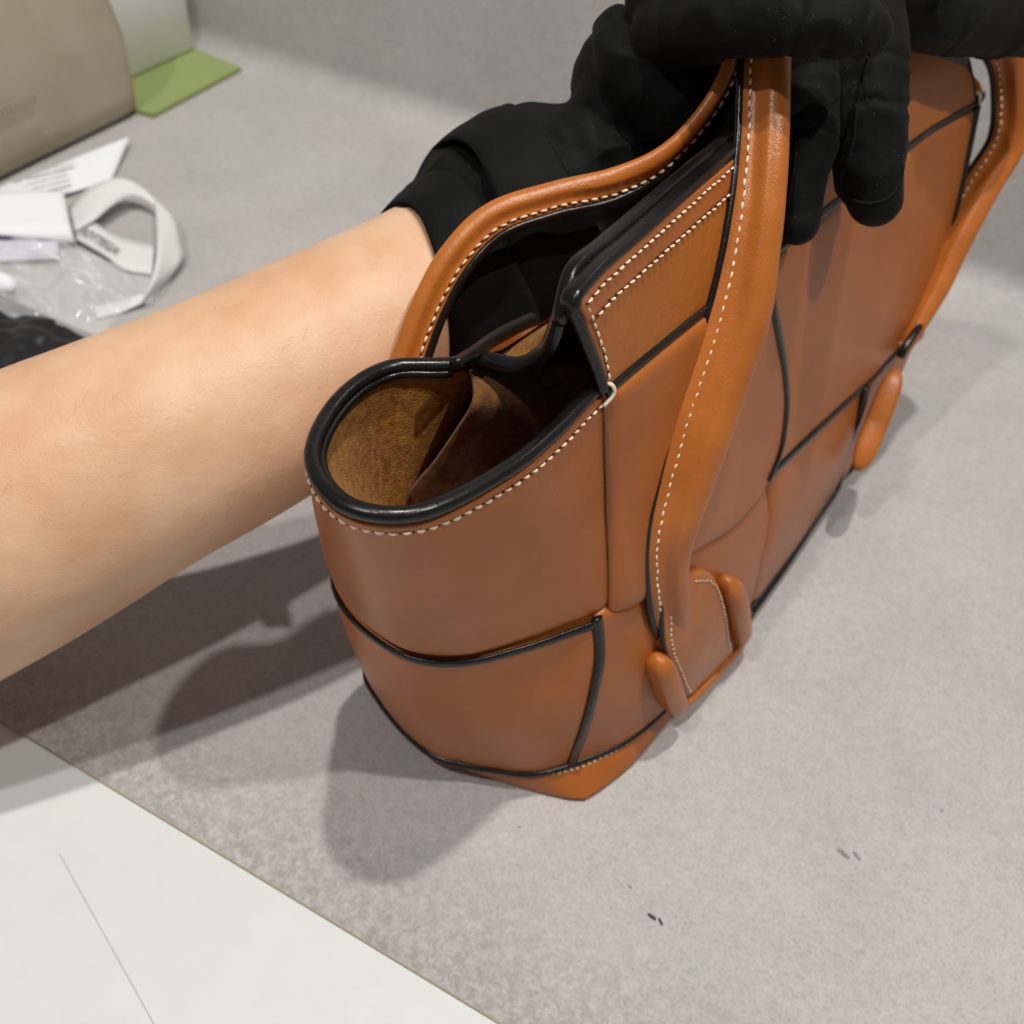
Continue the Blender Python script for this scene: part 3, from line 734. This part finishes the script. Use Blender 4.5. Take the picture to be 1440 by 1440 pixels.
mk('arm_hair', V_h, F_h, mat('arm_hair', (.16, .085, .05), .6, .3), person, kind='stuff')
tag(person, 'bare forearm reaching in from the left, black gloved hand gripping the tan handles', 'person')

def G(u, v, d, rpx): return (P(u, v, d), rpx * d / FPX)
chains = [
    # cuff, wrist and heel of the hand
    [G(665, 372, .365, 136), G(720, 320, .366, 128), G(770, 288, .366, 114), G(830, 256, .362, 102)],
    [G(893, 160, .352, 97), G(926, 132, .347, 128), G(970, 90, .342, 112), G(1010, 10, .335, 90), G(1060, -60, .33, 72)],
    [G(700, 325, .37, 138), G(762, 276, .366, 124), G(835, 250, .36, 108)],
    [G(884, 122, .352, 86), G(930, 105, .35, 100)],
    # palm pressed against the hidden side of the bag
    [G(690, 450, .372, 96), G(745, 400, .372, 106), G(820, 330, .368, 100), G(900, 260, .362, 84), G(960, 190, .352, 70)],
    # back of the hand over the handles
    [G(950, -10, .32, 72), G(1080, -50, .318, 62), G(1220, -70, .325, 60), G(1300, -60, .335, 56)],
    # finger lying across the handle tops
    [G(940, 40, .316, 52), G(1020, 24, .292, 50), G(1110, 24, .279, 49), G(1185, 34, .277, 45), G(1222, 42, .279, 33)],
    # two fingers hanging over the front face
    [G(1110, -20, .315, 36), G(1136, 80, .312, 42), G(1140, 180, .313, 38), G(1128, 260, .316, 31), G(1121, 313, .318, 30)],
    [G(1210, -40, .322, 42), G(1222, 60, .322, 48), G(1218, 150, .326, 53), G(1222, 230, .330, 48), G(1230, 280, .333, 38)],
    # last finger pointing away to the right
    [G(1250, -30, .345, 50), G(1310, 18, .365, 54), G(1390, 26, .385, 48), G(1450, 42, .40, 36)],
]
glove = blobmesh('glove', chains, .0011, 6, M['glove'])
# fabric folds: real relief on the mesh
me = glove.data
co = np.empty(len(me.vertices) * 3); me.vertices.foreach_get('co', co); nr = np.empty(len(me.vertices) * 3)
me.vertices.foreach_get('normal', nr); co = co.reshape(-1, 3); nr = nr.reshape(-1, 3)
adir = (ac[7] - ac[4]).normalized()
JC = []
for a_, b_, d_ in (((1110, 24), (1150, 26), .281), ((1160, 28), (1200, 34), .279), ((1205, 38), (1225, 42), .279), ((1138, 110), (1139, 150), .313), ((1138, 195), (1134, 230), .314), ((1221, 95), (1219, 130), .323), ((1219, 165), (1220, 200), .327), ((1330, 20), (1360, 22), .372), ((1390, 26), (1420, 34), .388), ((1010, 30), (1050, 24), .30), ((985, 40), (1010, 30), .31)):
    JC.append((P(*a_, d_), (P(*b_, d_) - P(*a_, d_)).normalized(), .021))
FC = P(745, 235, .335); FA = (P(800, 200, .34) - P(700, 270, .34)).normalized(); FB = (P(760, 330, .34) - P(720, 200, .34)).normalized()
for i in range(len(co)):
    p = Vector(co[i]); q = Vector((p.x * 38, p.y * 38, p.z * 38))
    w = noise.noise(q * .6) * .0016 + max(0, 1 - abs(noise.noise(q * .9 + Vector((5, 1, 2)))) * 3.2) ** 2 * .0013
    for (jc, jd, jr) in JC:
        dv = p - jc; dl = dv.length
        if dl < jr:
            al_ = dv.dot(jd) + .0012 * noise.noise(p * 260)
            w -= (.0011 * math.exp(-(al_ / .0011) ** 2) - .0005 * math.exp(-((abs(al_) - .003) / .0018) ** 2)) * (1 - (dl / jr) ** 4) * (.55 + .6 * noise.noise(p * 90))
    c_ = (p - FC).length; fk = max(0, 1 - c_ / .055)
    al = (p - FC).dot(FA); ac_ = (p - FC).dot(FB)
    w += fk * .0016 * math.sin(al * 300 + 6 * noise.noise(Vector((ac_ * 30, al * 12, 1)))+ ac_ * 60)
    co[i] += nr[i] * w
me.vertices.foreach_set('co', co.reshape(-1)); me.update()
glove.parent = person
from mathutils.bvhtree import BVHTree
gb = BVHTree.FromPolygons([v.co for v in me.vertices], [tuple(p.vertices) for p in me.polygons])
def ong(u, v):
    d = (P(u, v, 1) - Vector(C)).normalized(); h = gb.ray_cast(Vector(C), d)
    return (h[0], h[1]) if h[0] else (None, None)
for sm_px in ([(1222, 75), (1212, 110), (1204, 160), (1199, 200), (1190, 232)], [(1190, 228), (1183, 250), (1190, 272), (1208, 284), (1232, 285), (1254, 274), (1266, 252), (1270, 232)], [(1120, 200), (1116, 240), (1108, 290)]):
    pp = [ong(*q) for q in sm_px]; pp = [(a, b) for a, b in pp if a]
    if len(pp) > 2: tube('glove_seam', catmull([a + b * .0001 for a, b in pp], 8), .0006, M['glove'], glove, n=6, ref=pp[0][1])
V = []; Fc = []; rl = random.Random(3)
for k in range(300):
    u, v = rl.uniform(560, 1430), rl.uniform(2, 340); h, n_ = ong(u, v)
    if not h: continue
    d = n_.orthogonal().normalized(); d = (Matrix.Rotation(rl.uniform(0, 6.28), 3, n_) @ d + n_ * .3) * rl.uniform(.0003, .0011); w = d.cross(n_).normalized() * .00006
    h = h + n_ * .0002; b0 = len(V); V += [h - w, h + w, h + d]; Fc.append((b0, b0 + 1, b0 + 2))
mk('lint', V, Fc, M['lint'], glove, kind='stuff')
# hem ring of the cuff
hc = P(577, 352, .348)
def ring_at(c, ax_, r0, r1, up, ns=64, wob=.0):
    a = ax_.normalized(); s = a.cross(up).normalized(); u_ = s.cross(a)
    return [c + (s * math.cos(2 * math.pi * k / ns) * r0 + u_ * math.sin(2 * math.pi * k / ns) * r1) + a * wob * math.sin(4 * math.pi * k / ns + 1) for k in range(ns)]
cc = ap[int(7.36 * 12)]; cax = adir
def cuff(c0, c1, r0, r1, name):
    V = []; Fc = []; n = 72; m_ = 14
    for i in range(m_ + 1):
        t = i / m_; c = c0.lerp(c1, t); r = r0 + (r1 - r0) * t
        ed = .0012 * math.sin(min(1, t * 4) * math.pi / 2)
        s = cax.cross(Vector((0, 0, 1))).normalized(); u_ = s.cross(cax)
        for k in range(n):
            a = 2 * math.pi * k / n; q = Vector((math.cos(a) * 2, math.sin(a) * 2, t * 2.5))
            rr = r + ed - .0012 + noise.noise(q) * .0016 * (.3 + t)
            V.append(c + (s * math.cos(a) + u_ * math.sin(a)) * rr + cax * (noise.noise(Vector((math.cos(a), math.sin(a), 7))) * .003 + (.017 * math.sin(a) - .005) * (1 - t)))
    for i in range(m_):
        for k in range(n): Fc.append((i * n + k, i * n + (k + 1) % n, (i + 1) * n + (k + 1) % n, (i + 1) * n + k))
    o = mk(name, V, Fc, M['glove'], person)
    sm_ = o.modifiers.new('thickness', 'SOLIDIFY'); sm_.thickness = .0014; sm_.offset = 0
    return o
cuff(P(658, 368, .364), P(770, 300, .364), .0425, .0400, 'glove_cuff')
cuff(cc - cax * .001, cc + cax * .030,   .0374, .0398, 'glove_cuff')

# ------------------------------------------------------------------ things at the back left
def loft(name, secs, m, parent=None, cap=True):
    n = len(secs[0]); V = [p for s in secs for p in s]; Fc = []
    for i in range(len(secs) - 1):
        for k in range(n): Fc.append((i * n + k, i * n + (k + 1) % n, (i + 1) * n + (k + 1) % n, (i + 1) * n + k))
    if cap: Fc.append(tuple(range(n))[::-1]); Fc.append(tuple(range((len(secs) - 1) * n, len(secs) * n)))
    return mk(name, V, Fc, m, parent)
def rrect(cx, cy, hx, hy, r, z, n=6, skew=0):
    out = []
    for q, (sx, sy) in enumerate(((1, 1), (-1, 1), (-1, -1), (1, -1))):
        for k in range(n + 1):
            a = math.pi / 2 * (q + k / n); out.append(Vector((cx + sx * (hx - r) + r * math.cos(a), cy + sy * (hy - r) + r * math.sin(a), z)))
    return out
secs = []
for z, g in ((.002, -.006), (.006, -.001), (.02, .001), (.06, .006), (.12, .006), (.18, 0), (.25, -.012), (.30, -.02)):
    secs.append(rrect(-.690 - z * .12, .375 - z * .14, .083 + g, .186 + g * 1.2, .018, z))
bb = empty('beige_bag', (-.69, .375, 0), 'large plain beige leather bag standing behind the papers at the back left', 'bag')
o = loft('body', secs, M['beige'], bb)
for q in range(9):
    y = .420 + q * .004; mk('stamp', [(-.6004, y, .045), (-.6004, y + .0022, .045), (-.6010, y + .0022, .051), (-.6010, y, .051)], [(0, 1, 2, 3)], mat('faint_stamp', (.27, .22, .15), .7, .2) if q == 0 else bpy.data.materials['faint_stamp'], bb)
wb = empty('white_box', (-.70, .63, 0), 'pale off-white carton standing on the green card beside the beige bag', 'box')
def box(name, x0, x1, y0, y1, z0_, z1_, m, parent=None, bev=.002):
    secs = [rrect((x0 + x1) / 2, (y0 + y1) / 2, (x1 - x0) / 2 - b, (y1 - y0) / 2 - b, .003, z) for z, b in ((z0_, bev), (z0_ + bev, 0), (z1_ - bev, 0), (z1_, bev))]
    return loft(name, secs, m, parent)
box('carton_body', -.76, -.654, .50, .668, .0045, .17, M['white'], wb)
box('carton_lid', -.7625, -.6515, .4975, .6705, .172, .22, M['white'], wb)
gc = [Z(205, 118, .004), Z(290, 66, .004), Z(339, 94, .004), Z(216, 160, .004)]
gx = [Vector((-.70, .54, .004)), gc[1] + Vector((-.04, .0, 0)), gc[2], gc[3]]
gx[1].y = min(gx[1].y, .675); gx[2].y = min(gx[2].y, .675)
V = [Vector((p.x, p.y, z)) for z in (.0006, .004) for p in gx]
tag(mk('green_card', V, [(3, 2, 1, 0), (4, 5, 6, 7), (0, 1, 5, 4), (1, 2, 6, 5), (2, 3, 7, 6), (3, 0, 4, 7)], M['green'], smooth=False), 'flat olive green card lying under the pale carton by the wall', 'card')
# leaflet with fine print
def sheet(name, pix, zf, m, parent=None, nu=16, nv=16, th=.0004):
    """four corner pixels on the table, bilinear, height zf(u,v)"""
    c = [Z(*p) for p in pix]; V = []
    for j in range(nv + 1):
        for i in range(nu + 1):
            u, v = i / nu, j / nv; p = (c[0] * (1 - u) + c[1] * u) * (1 - v) + (c[3] * (1 - u) + c[2] * u) * v
            V.append(Vector((p.x, p.y, zf(u, v))))
    o = mk(name, V, [(j * (nu + 1) + i, j * (nu + 1) + i + 1, (j + 1) * (nu + 1) + i + 1, (j + 1) * (nu + 1) + i) for j in range(nv) for i in range(nu)], m, parent)
    s = o.modifiers.new('thickness', 'SOLIDIFY'); s.thickness = th; s.offset = 1
    return o
lf = empty('leaflet', Z(90, 260), 'white folded leaflet with grey print lying beside the beige bag', 'paper')
zf = lambda u, v: .0015 + .006 * u * (1 - v) + .002 * math.sin(u * 3)
sheet('page', [(-60, 300), (186, 205), (158, 256), (-60, 335)], zf, M['paper'], lf)
for k in range(5):
    for xa, xb in ((28 + 3 * k, 62 + 2 * k + (k % 3)), (66 + 2 * k, 100 + k - (k % 4) * 3)):
        ya = lambda x: 278 - 7.2 * k - (x - 28) * .24
        mk('print_line', [Z(xa, ya(xa), .0095), Z(xb, ya(xb), .0095), Z(xb, ya(xb) - 2.2, .0096), Z(xa, ya(xa) - 2.2, .0096)], [(0, 1, 2, 3)], M['print'], lf)
bk = empty('booklet', Z(40, 330), 'thick white folded booklet with curled edge in front of the leaflet', 'booklet')
sheet('cover', [(-80, 300), (96, 294), (108, 352), (-80, 352)], lambda u, v: .012 + .002 * math.sin(u * 2) - .012 * max(0, v - .88) / .12 * max(0, u - .3), M['paper'], bk, th=.0012)
sheet('inner_page', [(-80, 318), (84, 330), (86, 372), (-80, 376)], lambda u, v: .003 + .004 * (1 - v) + .002 * u, M['paper_lavender'], bk, th=.001)
box('page_block', Z(-80, 330).x, Z(60, 330).x - .012, Z(60, 345).y, Z(60, 320).y + .02, .004, .012, M['paper'], bk, bev=.001)
# ribbon
def band(name, A, B, parent, m=M['ribbon'], n=8):
    a = catmull([Z(u, v, z) for u, v, z in A], n); b = catmull([Z(u, v, z) for u, v, z in B], n); V = []
    for p, q in zip(a, b):
        for k in range(5): V.append(p.lerp(q, k / 4))
    o = mk(name, V, [(i * 5 + k, i * 5 + k + 1, i * 5 + 5 + k + 1, i * 5 + 5 + k) for i in range(len(a) - 1) for k in range(4)], m, parent)
    s = o.modifiers.new('thickness', 'SOLIDIFY'); s.thickness = .0006
    return o
rb = empty('ribbon', Z(190, 360), 'pale grey twisted ribbon loop with printed letters lying right of the papers', 'ribbon')
band('ribbon_loop', [(96, 292, .006), (117, 269, .014), (146, 254, .02), (173, 251, .02), (198, 262, .016), (219, 281, .012)],
     [(104, 325, .006), (131, 310, .010), (156, 290, .012), (181, 277, .012), (200, 279, .012), (218, 290, .010)], rb)
band('ribbon_loop', [(218, 290, .010), (221, 325, .016), (219, 367, .018), (210, 400, .014), (198, 425, .008)],
     [(219, 281, .012), (244, 304, .010), (254, 335, .008), (256, 367, .006), (248, 392, .004), ][:4] + [(212, 418, .004)], rb)
band('ribbon_end', [(200, 413, .006), (165, 424, .004), (133, 431, .002)], [(206, 424, .004), (170, 440, .002), (135, 449, .001)], rb)
band('ribbon_loop', [(108, 312, .006), (129, 311, .007), (165, 331, .005), (219, 344, .003)], [(106, 335, .005), (146, 358, .005), (177, 379, .003), (214, 386, .001)], rb)
tx = bpy.data.curves.new('lettering', 'FONT'); tx.body = 'BOTTEGA'; tx.size = .0115; tx.extrude = .0001; tx.align_x = 'CENTER'; tx.align_y = 'CENTER'
to = bpy.data.objects.new('lettering', tx); COL.objects.link(to)
p0, p1 = Z(117, 325, .0078), Z(162, 352, .0066); dx = (p1 - p0).normalized(); up = Vector((0, 0, 1)); dy = up.cross(dx).normalized()
mw = Matrix((dx, dy, dx.cross(dy))).transposed().to_4x4(); mw.translation = (p0 + p1) / 2 + Vector((0, 0, .0004))
dg = bpy.context.evaluated_depsgraph_get(); me = bpy.data.meshes.new_from_object(to.evaluated_get(dg)); bpy.data.objects.remove(to)
me.transform(Matrix.Diagonal((.72, .85, 1, 1)))
me.transform(Matrix.Translation(-rb.location) @ mw); me.materials.clear(); me.materials.append(M['ribbon_print']); lo = bpy.data.objects.new('lettering', me); COL.objects.link(lo); lo.parent = rb
# clear wrapping, black pouch, white cap
def crumple(name, c, rx, ry, h, m, seed, n=40, sharp=1.0):
    V = []; Fc = []
    for j in range(n + 1):
        for i in range(n + 1):
            x = (i / n * 2 - 1); y = (j / n * 2 - 1); d = max(0, 1 - (x * x) ** 1.2 - (y * y) ** 1.2)
            e = noise.noise(Vector((x * 2.2, y * 2.2, seed))) * .5 + noise.noise(Vector((x * 5, y * 5, seed + 4))) * .25 * sharp
            sh = 1 + .12 * noise.noise(Vector((x * 1.5, y * 1.5, seed + 9)))
            V.append(c + Vector((x * rx * sh, y * ry * sh, .0008 + h * d ** .5 * max(.1, .7 + e))))
    for j in range(n):
        for i in range(n): Fc.append((j * (n + 1) + i, j * (n + 1) + i + 1, (j + 1) * (n + 1) + i + 1, (j + 1) * (n + 1) + i))
    return mk(name, V, Fc, m)
tag(crumple('black_pouch', Z(0, 500), .052, .042, .012, M['black_plastic'], 3), 'crumpled glossy black pouch lying behind the forearm at the left edge', 'pouch')
gm = bpy.data.materials.new('clear_film'); gm.use_nodes = True; b = gm.node_tree.nodes['Principled BSDF']
b.inputs['Base Color'].default_value = (.93, .93, .95, 1); b.inputs['Roughness'].default_value = .12; b.inputs['Alpha'].default_value = .30
tag(crumple('plastic_wrapping', Z(60, 405), .066, .044, .015, gm, 11, sharp=3), 'clear crumpled plastic wrapping lying between the booklet and the black pouch', 'wrapping')
sp_ = []
for j in range(9):
    a = math.pi * (j / 8 - .5); sp_.append([Z(2, 398, .011) + Vector((.011 * math.cos(a) * math.cos(t * math.pi / 8), .007 * math.cos(a) * math.sin(t * math.pi / 8), .006 * math.sin(a))) for t in range(16)])
tag(loft('plastic_piece', sp_, M['paper']), 'small glossy white plastic cap lying on the clear wrapping', 'cap')
